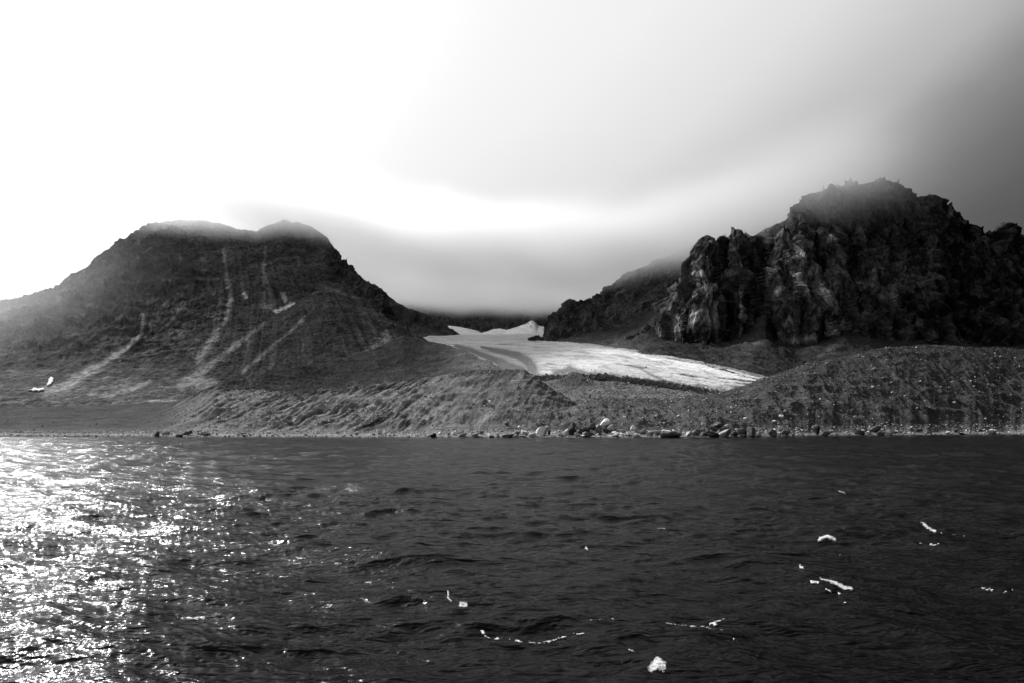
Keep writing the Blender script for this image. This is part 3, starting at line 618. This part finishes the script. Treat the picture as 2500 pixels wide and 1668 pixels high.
# ------------------------------------------------------------------ foam
wn = fbm(X0*1.3, Y0*2.6, 0*X0, 5); wn2 = fbm(X0*3.2+4, Y0*5.5, 0*X0, 4); wn3 = fbm(X0*8+4, Y0*12, 0*X0, 3)
PU = 1250+X/Y*F; PV = HV-(Zw-HC)/Y*F
def foam(name, m, kk=None):
    keep = m[:-1, :-1] & m[1:, 1:] & m[:-1, 1:] & m[1:, :-1]
    if keep.sum() < 2: keep = m[:-1, :-1]
    if keep.sum() < 1: return None
    Pf = P.copy(); Pf[..., 2] += .015+.05*np.abs(wn2)
    tn = .10+.1*wn3 if kk is None else .01+.45*np.clip(kk, 0, 1)**1.5+.16*wn3
    o = mesh_grid(name, Pf, np.clip(tn, .015, .5), M_foam, True, keep)
    md = o.modifiers.new('thick', 'SOLIDIFY'); md.thickness = .03; md.offset = 1
    return o
CAPS = [
 ([(1091, 1457, 5), (1094, 1470, 6), (1097, 1478, 4)], .1, 'short upright white foam crest, leftmost of the two in the lower centre'),
 ([(1121, 1486, 7), (1136, 1485, 9)], .1, 'small round white foam cap just right of the upright one'),
 ([(1171, 1538, 5), (1188, 1545, 8), (1212, 1549, 5)], .15, 'white foam wedge at the left end of the long broken foam line'),
 ([(1240, 1550, 4), (1275, 1559, 5), (1325, 1563, 6), (1350, 1556, 4), (1375, 1553, 3)], .45, 'broken white foam line running right from the foam wedge'),
 ([(1378, 1549, 4), (1425, 1548, 4)], .45, 'faint broken foam dashes right of the long foam line'),
 ([(1435, 1525, 3), (1500, 1524, 3)], .5, 'thin dotted foam streak above the faint foam dashes'),
 ([(1632, 1533, 10), (1660, 1533, 16), (1700, 1532, 15), (1735, 1526, 12), (1765, 1516, 6)], .34, 'widest lacy foam patch, lower right of centre'),
 ([(1735, 1535, 6), (1765, 1543, 5), (1800, 1560, 5)], .45, 'thin curling foam trail below the widest lacy patch'),
 ([(1523, 1589, 4), (1540, 1594, 4)], .15, 'small bright foam dash just above the brightest foam cap'),
 ([(1585, 1635, 9), (1600, 1626, 13), (1615, 1634, 9)], -.5, 'largest solid white foam cap near the bottom edge'),
 ([(2008, 1416, 4), (2030, 1425, 5), (2060, 1435, 4), (2083, 1438, 4)], -.1, 'bright diagonal foam crest, longest of the cluster on the dark right water'),
 ([(1976, 1425, 4), (1997, 1429, 4)], .1, 'short foam dash left of the bright diagonal crest'),
 ([(2014, 1438, 3), (2030, 1443, 4), (2052, 1446, 3)], .15, 'thin foam dash directly below the bright diagonal crest'),
 ([(2046, 1464, 2.5), (2062, 1468, 2.5)], .15, 'faintest foam dash lowest in the right cluster'),
 ([(1956, 1393, 5)], 0, 'tiny round foam fleck left of and above the right cluster'),
 ([(2244, 1279, 3), (2265, 1288, 4), (2288, 1296, 4)], 0, 'slanting white foam crest high on the dark water at far right'),
 ([(2302, 1299, 3), (2324, 1302, 3), (2345, 1304, 3), (2365, 1307, 3)], .2, 'row of flat foam dashes trailing right of the slanting crest'),
 ([(2245, 1325, 2.5), (2275, 1332, 3), (2305, 1331, 2.5)], .4, 'faint lacy foam under the slanting crest at far right'),
 ([(1994, 1315, 3), (2018, 1313, 3.5), (2042, 1317, 3)], .1, 'three small foam dabs in a row on the dark right water'),
 ([(2035, 1368, 4), (2055, 1362, 5)], .4, 'wispy grey foam patch above the right cluster'),
 ([(2390, 1432, 4), (2430, 1438, 5), (2480, 1436, 4)], .35, 'speckled foam band close to the right edge'),
 ([(518, 1174, 3), (530, 1177, 2), (560, 1180, 2), (600, 1181, 3)], 0, 'white foam dash on the upper left grey water'),
 ([(1607, 1291, 3.5), (1625, 1294, 3)], .1, 'small foam fleck in the middle of the right half'),
 ([(2048, 1198, 3), (2065, 1202, 2.5)], 0, 'small slanting foam fleck high on the dark right water'),
 ([(1425, 1336, 4), (1432, 1338, 3)], 0, 'tiny foam dab in the centre of the water'),
]
for pts, thr, lab in CAPS:
    if len(pts) == 1: pts = pts+[(pts[0][0]+6, pts[0][1]+1, pts[0][2])]
    bb = (U > min(p[0] for p in pts)-60) & (U < max(p[0] for p in pts)+60) & (V > min(p[1] for p in pts)-45) & (V < max(p[1] for p in pts)+45)
    rr, cc = np.where(bb); r0, r1, c0, c1 = rr.min(), rr.max()+1, cc.min(), cc.max()+1
    mm = np.zeros(U.shape, bool)
    k = stroke(U[r0:r1, c0:c1], V[r0:r1, c0:c1], [(a, b, w*(.72 if thr >= 0 else 1.1)) for a, b, w in pts])
    if thr >= .15: k = k*sstep(-.22, .12, fbm(U[r0:r1, c0:c1]/11, V[r0:r1, c0:c1]/5, 0*k+.5, 3))
    lac = np.abs(fbm(X0[r0:r1, c0:c1]*1.6+3, Y0[r0:r1, c0:c1]*3.4, 0*k, 4)); K0 = np.zeros(U.shape); K0[r0:r1, c0:c1] = k*(1.3-2.2*lac)
    mm[r0:r1, c0:c1] = (k*(1.25-1.6*lac*(thr >= 0))-.42+(.5+.7*max(thr, 0))*(wn[r0:r1, c0:c1]*.8+wn2[r0:r1, c0:c1]*1.0+wn3[r0:r1, c0:c1]*1.1)-.45*max(thr, 0)) > 0
    o = foam('whitecap', mm, K0)
    if o: tag(o, lab, 'whitecap', 'whitecaps on the sea')
# scattered flecks, too many and too small to count
crest = Zw/(.05+.12*np.clip(1-Y0/400, .2, 1)); fl = fbm(X0/7, Y0/5, 0*X0+8, 3)
mm = (wn2+wn*.8+.35*fl+.10*crest > 1.03) & (V < 1660) & (V > 1110) & (Y < 300)
o = foam('foam_flecks', mm)
if o: tag(o, kind='stuff')

# ------------------------------------------------------------------ stones
def ico(sub):
    import bmesh
    bm = bmesh.new(); bmesh.ops.create_icosphere(bm, subdivisions=sub, radius=1)
    bm.verts.ensure_lookup_table()
    v = np.array([p.co[:] for p in bm.verts]); f = np.array([[q.index for q in p.verts] for p in bm.faces]); bm.free()
    return v, f
I1, I3 = ico(1), ico(3)
def rock_verts(base, r, cuts, rough=.05):
    v = base/np.linalg.norm(base, axis=1)[:, None]
    nn = r.normal(size=(cuts, 3)); nn /= np.linalg.norm(nn, axis=1)[:, None]; dd = .32+.42*r.rand(cuts)
    rad = np.ones(len(v))
    for n_, d_ in zip(nn, dd):
        c = v@n_; rad = np.where(c > 1e-3, np.minimum(rad, d_/np.maximum(c, 1e-3)), rad)
    v = v*rad[:, None]
    if rough: v = v*(1+rough*fbm(v[:, 0]*2.2+r.rand()*50, v[:, 1]*2.2, v[:, 2]*2.2, 3))[:, None]
    return v
def rotz(v, a): c, s_ = math.cos(a), math.sin(a); return np.stack([v[:, 0]*c-v[:, 1]*s_, v[:, 0]*s_+v[:, 1]*c, v[:, 2]], 1)
def roty(v, a): c, s_ = math.cos(a), math.sin(a); return np.stack([v[:, 0]*c+v[:, 2]*s_, v[:, 1], -v[:, 0]*s_+v[:, 2]*c], 1)
def scatter(name, s, n, tlo, thi, ulo, uhi, smin, smax, pw, tonef, seed, flat=.7, dens=None):
    r = np.random.RandomState(seed); u0 = s.u[0]
    CO, Q, TN = [], [], []; nb = 24
    lib = [rock_verts(I1[0], r, 7, .08) for _ in range(nb)]
    rows = s.t[:, 0]; k = 0; tries = 0
    ri = np.where((rows >= tlo) & (rows <= thi))[0]; ci = np.where((u0 >= ulo) & (u0 <= uhi))[0]
    rr = ri[(r.rand(n*3)*len(ri)).astype(int)]; cc = ci[(r.rand(n*3)*len(ci)).astype(int)]
    if dens is not None:
        ok = r.rand(len(rr)) < dens[rr, cc]; rr, cc = rr[ok], cc[ok]
    rr, cc = rr[:n], cc[:n]
    for i, (a, b) in enumerate(zip(rr, cc)):
        sz = smin*(1-r.rand()*(1-(smin/smax)**pw))**(-1/pw)
        v = lib[r.randint(nb)]*np.array([1, .8, flat])*(sz*.5*(.7+.6*r.rand(3)))
        v = roty(v, r.normal()*.3); v = rotz(v, r.rand()*6.28)
        v = v+np.array([s.X[a, b]+(r.rand()-.5)*.8, s.Y[a, b], s.Z[a, b]+sz*.12])
        CO.append(v); Q.append(I1[1]+i*len(v)); TN.append(np.full(len(v), tonef(r, s.pu[a, b], s.v[a, b])))
    return raw_mesh(name, np.concatenate(CO), np.concatenate(Q), np.concatenate(TN), M_rubble, False)
def t_left(r, u, v): return float(np.clip(r.lognormal(math.log(.24), .7), .04, .8))
def t_right(r, u, v):
    k = np.interp(u, [1100, 1500, 1900, 2500], [1, .75, .5, .38]); return float(np.clip(r.lognormal(math.log(.22), .8)*k, .03, .8))  # stones get the same painted shade towards the right
def t_dark(r, u, v): return float(np.clip(r.lognormal(math.log(.10), .7), .03, .6))
dn = np.clip(.35+.9*fbm(ML.X/22, ML.Y/22, ML.Z/22, 4)+.35*sstep(3.2, 4, ML.t), .03, 1)*sstep(330, 480, ML.u)+.06
tag(scatter('moraine_stones', ML, 12000, 2.3, 4.15, -40, 1460, .35, 1.8, 2.3, t_left, 3, dens=dn), kind='stuff')
dn = np.clip(.4+1.0*fbm(MR.X/22, MR.Y/22, MR.Z/22, 4)+.35*sstep(3.2, 4, MR.t), .03, 1)
tag(scatter('moraine_stones', MR, 14000, 2.2, 4.15, 1200, 2560, .35, 2.2, 2.1, t_right, 4, dens=dn), kind='stuff')
tag(scatter('outwash_stones', OW, 3500, .9, 2.6, 1300, 1800, .5, 2.2, 2.2, t_left, 15), kind='stuff')
tag(scatter('glacier_stones', GL, 1500, .3, 1.35, 1250, 1850, .5, 2.6, 2.0, t_dark, 16), kind='stuff')
tag(scatter('glacier_stones', GL, 350, 1.4, 4.1, 1150, 1850, .5, 2.4, 2.4, t_dark, 17), kind='stuff')
dn = np.clip(.5+1.0*fbm(RM.X/22, RM.Y/22, RM.Z/22, 4), .05, 1)
tag(scatter('moraine_stones', RM, 7000, .3, 2.1, 470, 1300, .5, 2.0, 2.4, t_dark, 5, dens=dn), kind='stuff')
tag(scatter('beach_stones', ML, 5200, 1.05, 2.2, -60, 1400, .35, 1.7, 1.8, lambda r, u, v: float(np.clip(r.lognormal(math.log(.34), .6), .05, .8)), 6), kind='stuff')
tag(scatter('beach_stones', MR, 4200, 1.05, 2.2, 1250, 2560, .35, 2.2, 1.6, lambda r, u, v: float(np.clip(r.lognormal(math.log(.32), .7)*np.interp(u, [1200, 1800, 2500], [1, .8, .7]), .03, .7)), 8), kind='stuff')

def ground_at(u, vb):
    s = MR if u > 1300 else ML
    j = int(np.argmin(abs(s.u[0]-u))); rows = (s.t[:, 0] >= .7) & (s.t[:, 0] <= 4.0)
    v = s.v[rows, j]; Y = s.Y[rows, j]; Z = s.Z[rows, j]
    i = int(np.argmin(abs(v-vb))); return Y[i], Z[i]
TONE = {'p': .50, 'w': .70, 'g': .24, 'd': .075, 'k': .05}
def boulder(u, v, w, h, tone, label, seed, cuts=11, group=None, cat='boulder', rot=0.):
    vb = v+h*.5; Y, Z = ground_at(u, vb)
    r = np.random.RandomState(seed*13+5)
    sx, sz = w/F*Y*.5*1.18, h/F*Y*.5*1.22
    b = rock_verts(I3[0], r, cuts, .05)
    for a in range(3): b[:, a] /= max(abs(b[:, a].min()), b[:, a].max())
    b = b*np.array([sx, (sx+sz)*.5, sz])
    if rot: b = roty(b, rot)
    zc = YZ(v, Y)
    tn = TONE[tone]*(1+.35*fbm(b[:, 0]*.8+seed, b[:, 1]*.8, b[:, 2]*.8, 4))
    if tone in 'dk': tn = tn+.18*sstep(.15, .5, fbm(b[:, 0]*.6+seed, b[:, 1]*.6, b[:, 2]*1.1, 4))
    o = raw_mesh(cat, b, I3[1], np.clip(tn, .03, .85), M_pale, False)
    o.location = (float((u-1250)/F*Y), float(Y)+float((sx+sz)*.2), float(zc))
    return tag(o, label, 'boulder', group)
BL = [
 (1060, 1064, 17, 11, 'k', 'black wet boulder at the waterline, left of the pale sloping one'),
 (1073, 1060, 9, 9, 'p', 'pale boulder touching the black wet boulder on its right'),
 (1123, 1057, 22, 16, 'p', 'pale slanting boulder on the beach below the dark gully streak'),
 (1126, 1063, 26, 8, 'g', 'long low grey rock in front of the pale slanting boulder'),
 (1160, 1063, 15, 10, 'g', 'grey rock between the pale slanting boulder and a low pale one'),
 (1197, 1064, 15, 9, 'p', 'low pale boulder at the waterline left of a long dark rock'),
 (1241, 1064, 28, 9, 'd', 'long dark rock lying at the waterline'),
 (1267, 1060, 18, 11, 'd', 'dark round boulder right of the long dark rock'),
 (1284, 1059, 11, 9, 'g', 'small grey boulder between a dark round one and a pale one'),
 (1299, 1062, 18, 11, 'p', 'pale low boulder left of the large pale angular boulder'),
 (1280, 1066, 18, 6, 'p', 'flat pale stone at the water edge under the dark round boulder'),
 (1324, 1054, 31, 23, 'p', 'large pale angular boulder standing alone on the beach'),
 (1340, 1058, 9, 14, 'k', 'narrow dark rock leaning on the right side of the large pale angular boulder'),
 (1347, 1057, 14, 5, 'w', 'flat white slab right of the large pale angular boulder'),
 (1345, 1066, 22, 6, 'p', 'low pale rock at the water edge right of the angular boulder'),
 (1373, 1036, 8, 9, 'w', 'small white upright stone at the left top of the dark rock stack'),
 (1382, 1039, 15, 15, 'd', 'upper left block of the dark rock stack'),
 (1401, 1036, 9, 17, 'd', 'upper right pillar of the dark rock stack'),
 (1395, 1050, 24, 30, 'k', 'tall black core block of the rock stack'),
 (1382, 1057, 11, 18, 'p', 'pale upright boulder at the left foot of the dark rock stack'),
 (1371, 1064, 14, 9, 'g', 'grey boulder left of the foot of the dark rock stack'),
 (1411, 1062, 16, 10, 'g', 'grey boulder at the right foot of the dark rock stack'),
 (1416, 1054, 20, 12, 'k', 'black low rock between the two dark stacks'),
 (1435, 1062, 28, 11, 'd', 'dark rounded rock at the waterline between the stacks'),
 (1432, 1049, 24, 17, 'k', 'black angular block, left half of the second rock pile'),
 (1448, 1044, 20, 18, 'd', 'dark angular block, upper part of the second rock pile'),
 (1464, 1056, 19, 17, 'd', 'dark pointed boulder below the white perched block'),
 (1461, 1042, 14, 13, 'g', 'grey block left of the white perched block'),
 (1478, 1033, 23, 19, 'w', 'big white block perched on top of the second rock pile'),
 (1490, 1044, 16, 14, 'p', 'pale rounded block under the right side of the white perched block'),
 (1486, 1053, 26, 12, 'k', 'black slab under the pale rounded block'),
 (1504, 1063, 24, 8, 'g', 'low grey rock at the waterline right of the second pile'),
 (1520, 1052, 26, 10, 'g', 'heap of grey broken rock right of the second pile'),
 (1545, 1046, 13, 17, 'p', 'pale wedge shaped boulder standing upright behind the beach'),
 (1540, 1059, 18, 10, 'p', 'pale boulder in front of the upright wedge'),
 (1558, 1063, 16, 8, 'p', 'small pale boulder right of and below the upright wedge'),
 (1571, 1055, 17, 11, 'g', 'grey boulder right of the upright wedge'),
 (1589, 1059, 18, 12, 'd', 'dark craggy boulder left of the broad streaked rock'),
 (1606, 1058, 16, 11, 'g', 'grey boulder touching the broad streaked rock'),
 (1637, 1060, 50, 19, 'd', 'broad low dark rock with a pale top at the waterline'),
 (1631, 1053, 26, 7, 'p', 'pale slab lying on the broad low dark rock'),
 (1683, 1058, 13, 17, 'p', 'pale leaning slab right of the broad dark rock'),
 (1703, 1057, 24, 17, 'd', 'dark craggy boulder right of the pale leaning slab'),
 (1735, 1060, 38, 14, 'k', 'long black rock in front of the dark layered rocks'),
 (1720, 1050, 10, 8, 'w', 'small white stone on the left of the dark layered rocks'),
 (1752, 1037, 28, 14, 'd', 'top block of the dark layered rocks'),
 (1748, 1049, 34, 11, 'k', 'flat dark middle block of the layered rocks'),
 (1774, 1043, 16, 12, 'g', 'grey boulder right of the top block of the layered rocks'),
 (1772, 1058, 30, 18, 'g', 'rounded grey boulder right of the long black rock'),
 (1794, 1058, 16, 16, 'k', 'narrow black rock between the rounded grey boulder and its dark neighbour'),
 (1810, 1057, 24, 19, 'd', 'dark craggy boulder left of the biggest one'),
 (1838, 1054, 34, 26, 'd', 'biggest dark craggy boulder at the waterline'),
 (1852, 1062, 16, 12, 'g', 'grey rock at the right foot of the biggest dark boulder'),
 (1886, 1057, 23, 21, 'd', 'dark wedge boulder left of the leaning slab'),
 (1889, 1050, 10, 8, 'w', 'white stone on top of the dark wedge boulder'),
 (1906, 1047, 12, 14, 'p', 'pale pointed slab standing behind the dark pair'),
 (1917, 1058, 24, 13, 'd', 'dark low boulder right of the dark wedge'),
 (1997, 1052, 23, 25, 'k', 'tall black pointed boulder alone on the right beach'),
 (2020, 1059, 26, 12, 'k', 'low black rock leaning on the tall pointed boulder'),
 (1994, 1041, 12, 6, 'g', 'grey slab behind the tip of the tall pointed boulder'),
 (2098, 1056, 26, 12, 'k', 'black low boulder on the pale gravel beach at right'),
 (2135, 1048, 30, 17, 'd', 'rounded dark boulder at the back of the right beach'),
 (2172, 1055, 16, 15, 'g', 'grey craggy boulder right of the rounded dark one'),
 (2349, 1059, 24, 5, 'k', 'flat black rock awash at the far right shore'),
 (2423, 1058, 32, 6, 'k', 'flat black rock awash nearest the right edge'),
 (1821, 1022, 10, 7, 'w', 'small white stone on the dark slope above the biggest boulder'),
 (1908, 1016, 10, 8, 'w', 'bright white stone high on the dark slope above the leaning slab'),
 (1916, 1005, 9, 4, 'p', 'flat pale stone uppermost on the slope above the bright white one'),
 (2089, 1019, 9, 9, 'p', 'pale stone on the right slope above the rounded dark boulder'),
 (1236, 1034, 12, 9, 'g', 'grey boulder stuck on the slope above the long dark rock'),
 (1267, 1043, 7, 7, 'w', 'small white stone on the slope above the dark round boulder'),
 (1102, 1033, 5, 4, 'w', 'tiny white stone on the striped slope above the pale slanting boulder'),
 (926, 1054, 13, 12, 'p', 'pale boulder standing out on the left beach'),
 (822, 1055, 10, 6, 'p', 'low pale stone on the left beach among gravel'),
 (654, 1057, 11, 7, 'p', 'pale stone on the left beach near a black one'),
 (596, 1064, 10, 6, 'k', 'small black rock in the gravel of the left beach'),
 (579, 1060, 10, 9, 'p', 'pale stone left of the small black rock on the left beach'),
 (382, 1060, 20, 11, 'd', 'leftmost dark outcrop block where the left beach narrows'),
 (402, 1058, 20, 8, 'd', 'flat dark rock right of the leftmost outcrop block'),
 (436, 1063, 18, 8, 'k', 'black rock at the waterline among the left outcrops'),
 (455, 1057, 24, 8, 'k', 'black flat topped rock above the left waterline'),
 (500, 1060, 26, 8, 'd', 'dark low rock at the right end of the left outcrops'),
 (450, 965, 6, 6, 'p', 'lone pale block on the plain below the left mountain'),
]
for i, (a, b, w_, h_, tn_, lb) in enumerate(BL):
    boulder(a, b, w_, h_, tn_, lb, i+1, cuts=9+(i*7) % 6, rot=((i*37) % 11-5)*.05)
r = np.random.RandomState(99)
for i in range(150):                       # the smaller boulders of the shore line
    a = r.uniform(1040, 1960) if r.rand() < .62 else (r.uniform(480, 1040) if r.rand() < .6 else r.uniform(1960, 2480))
    w_ = r.uniform(6, 14) if a > 1040 else r.uniform(4, 8); h_ = w_*r.uniform(.5, .8)
    vb = float(ip(a, WL))-r.uniform(0, 8)*(1.8 if 1370 < a < 1520 or 1680 < a < 1870 else 1)
    boulder(a, vb-h_*.5, w_, h_, r.choice(list('pppggdk')), 'small boulder in the rubble line along the beach', 300+i, cuts=9, group='small boulders along the beach', rot=r.normal()*.2)
for i in range(60):
    a = r.uniform(1700, 2480) if r.rand() < .65 else r.uniform(560, 1700)
    s_ = MR if a > 1300 else ML; j = int(np.argmin(abs(s_.u[0]-a))); tt = r.uniform(2.3, 3.9)
    ii = int(np.argmin(abs(s_.t[:, 0]-tt))); vb = s_.v[ii, j]; w_ = r.uniform(4, 8)
    boulder(a, vb-w_*.2, w_, w_*.7, r.choice(list('ppgw')) if a < 1900 else r.choice(list('gpg')), 'pale stone scattered on the gravel slope of the moraine', 600+i, cuts=9, group='stones on the moraine slope')

# ------------------------------------------------------------------ air and cloud
def box(name, a, b):
    v = np.array([(x, y, z) for x in (a[0], b[0]) for y in (a[1], b[1]) for z in (a[2], b[2])])
    q = np.array([(0, 1, 3, 2), (4, 6, 7, 5), (0, 4, 5, 1), (2, 3, 7, 6), (0, 2, 6, 4), (1, 5, 7, 3)])
    return raw_mesh(name, v, q, None, None, False)
def vol_nodes(t):
    K = t.links.new
    def ma(op, a, b=None, c=None):
        n = N(t, 'ShaderNodeMath', operation=op)
        for i, x in enumerate((a, b, c)):
            if x is None: continue
            if isinstance(x, (int, float)): n.inputs[i].default_value = x
            else: K(x, n.inputs[i])
        return n.outputs[0]
    def ss(a, b, x):
        n = N(t, 'ShaderNodeMapRange', interpolation_type='SMOOTHSTEP'); n.inputs[1].default_value = a; n.inputs[2].default_value = b; K(x, n.inputs[0]); return n.outputs[0]
    return ma, ss
def glare_volume():
    # sun glare over the left slope, shaped as an added volume thinning to the right
    o = box('glare_veil', (-2600, 380, .5), (-120, 1250, 330)); tag(o, kind='stuff')
    m = bpy.data.materials.new('sun glare'); m.use_nodes = True; t = m.node_tree; t.nodes.clear(); K = t.links.new
    ma, ss = vol_nodes(t)
    geo = N(t, 'ShaderNodeNewGeometry'); sx = N(t, 'ShaderNodeSeparateXYZ'); K(geo.outputs['Position'], sx.inputs[0])
    xm = ma('POWER', ss(-330, -980, sx.outputs[0]), 1.2); zm = ss(328, 150, sx.outputs[2]); ym = ma('MULTIPLY', ss(385, 520, sx.outputs[1]), ss(1245, 1100, sx.outputs[1]))
    dn = ma('MULTIPLY', ma('MULTIPLY', ma('MULTIPLY', xm, zm), ym), .0008)
    pv = N(t, 'ShaderNodeVolumePrincipled'); K(dn, pv.inputs['Density']); pv.inputs['Color'].default_value = (.97, .97, .97, 1); pv.inputs['Anisotropy'].default_value = .6
    oo = N(t, 'ShaderNodeOutputMaterial'); K(pv.outputs[0], oo.inputs['Volume']); o.data.materials.append(m)
def cloud():
    o = box('cloud_bank', (-640, 850, 215), (570, 3300, 500)); tag(o, kind='stuff')
    m = bpy.data.materials.new('cloud'); m.use_nodes = True; t = m.node_tree; t.nodes.clear(); K = t.links.new
    geo = N(t, 'ShaderNodeNewGeometry'); sx = N(t, 'ShaderNodeSeparateXYZ'); K(geo.outputs['Position'], sx.inputs[0])
    nz = N(t, 'ShaderNodeTexNoise', i_Scale=.006, i_Detail=3.0, i_Roughness=.5); K(geo.outputs['Position'], nz.inputs['Vector'])
    def ma(op, a, b=None, c=None):
        n = N(t, 'ShaderNodeMath', operation=op)
        for i, x in enumerate((a, b, c)):
            if x is None: continue
            if isinstance(x, (int, float)): n.inputs[i].default_value = x
            else: K(x, n.inputs[i])
        return n.outputs[0]
    def ss(a, b, x):
        n = N(t, 'ShaderNodeMapRange', interpolation_type='SMOOTHSTEP'); n.inputs[1].default_value = a; n.inputs[2].default_value = b; K(x, n.inputs[0]); return n.outputs[0]
    zz = ma('MULTIPLY_ADD', ma('SUBTRACT', nz.outputs[0], .5), 60.0, sx.outputs[2])
    zz = ma('MULTIPLY_ADD', ma('MINIMUM', sx.outputs[0], 0.0), .06, zz); zz = ma('MULTIPLY_ADD', ma('MAXIMUM', ma('SUBTRACT', sx.outputs[1], 1080.0), 0.0), -.052, zz); low = ss(236, 322, zz); top = ss(392, 312, zz)
    xm = ma('MULTIPLY', ss(-640, -440, sx.outputs[0]), ss(530, 360, sx.outputs[0])); ax = ma('ABSOLUTE', sx.outputs[0]); yy = ma('MULTIPLY_ADD', ss(150, 400, ax), 390.0, sx.outputs[1]); ym = ss(1200, 1420, yy)
    dn = ma('MULTIPLY', ma('MULTIPLY', low, top), ma('MULTIPLY', xm, ym))
    dn = ma('MULTIPLY', dn, .0135)
    pv = N(t, 'ShaderNodeVolumePrincipled'); K(dn, pv.inputs['Density']); pv.inputs['Color'].default_value = (.635, .635, .635, 1); pv.inputs['Anisotropy'].default_value = .6
    oo = N(t, 'ShaderNodeOutputMaterial'); K(pv.outputs[0], oo.inputs['Volume']); o.data.materials.append(m)
glare_volume()
cloud()
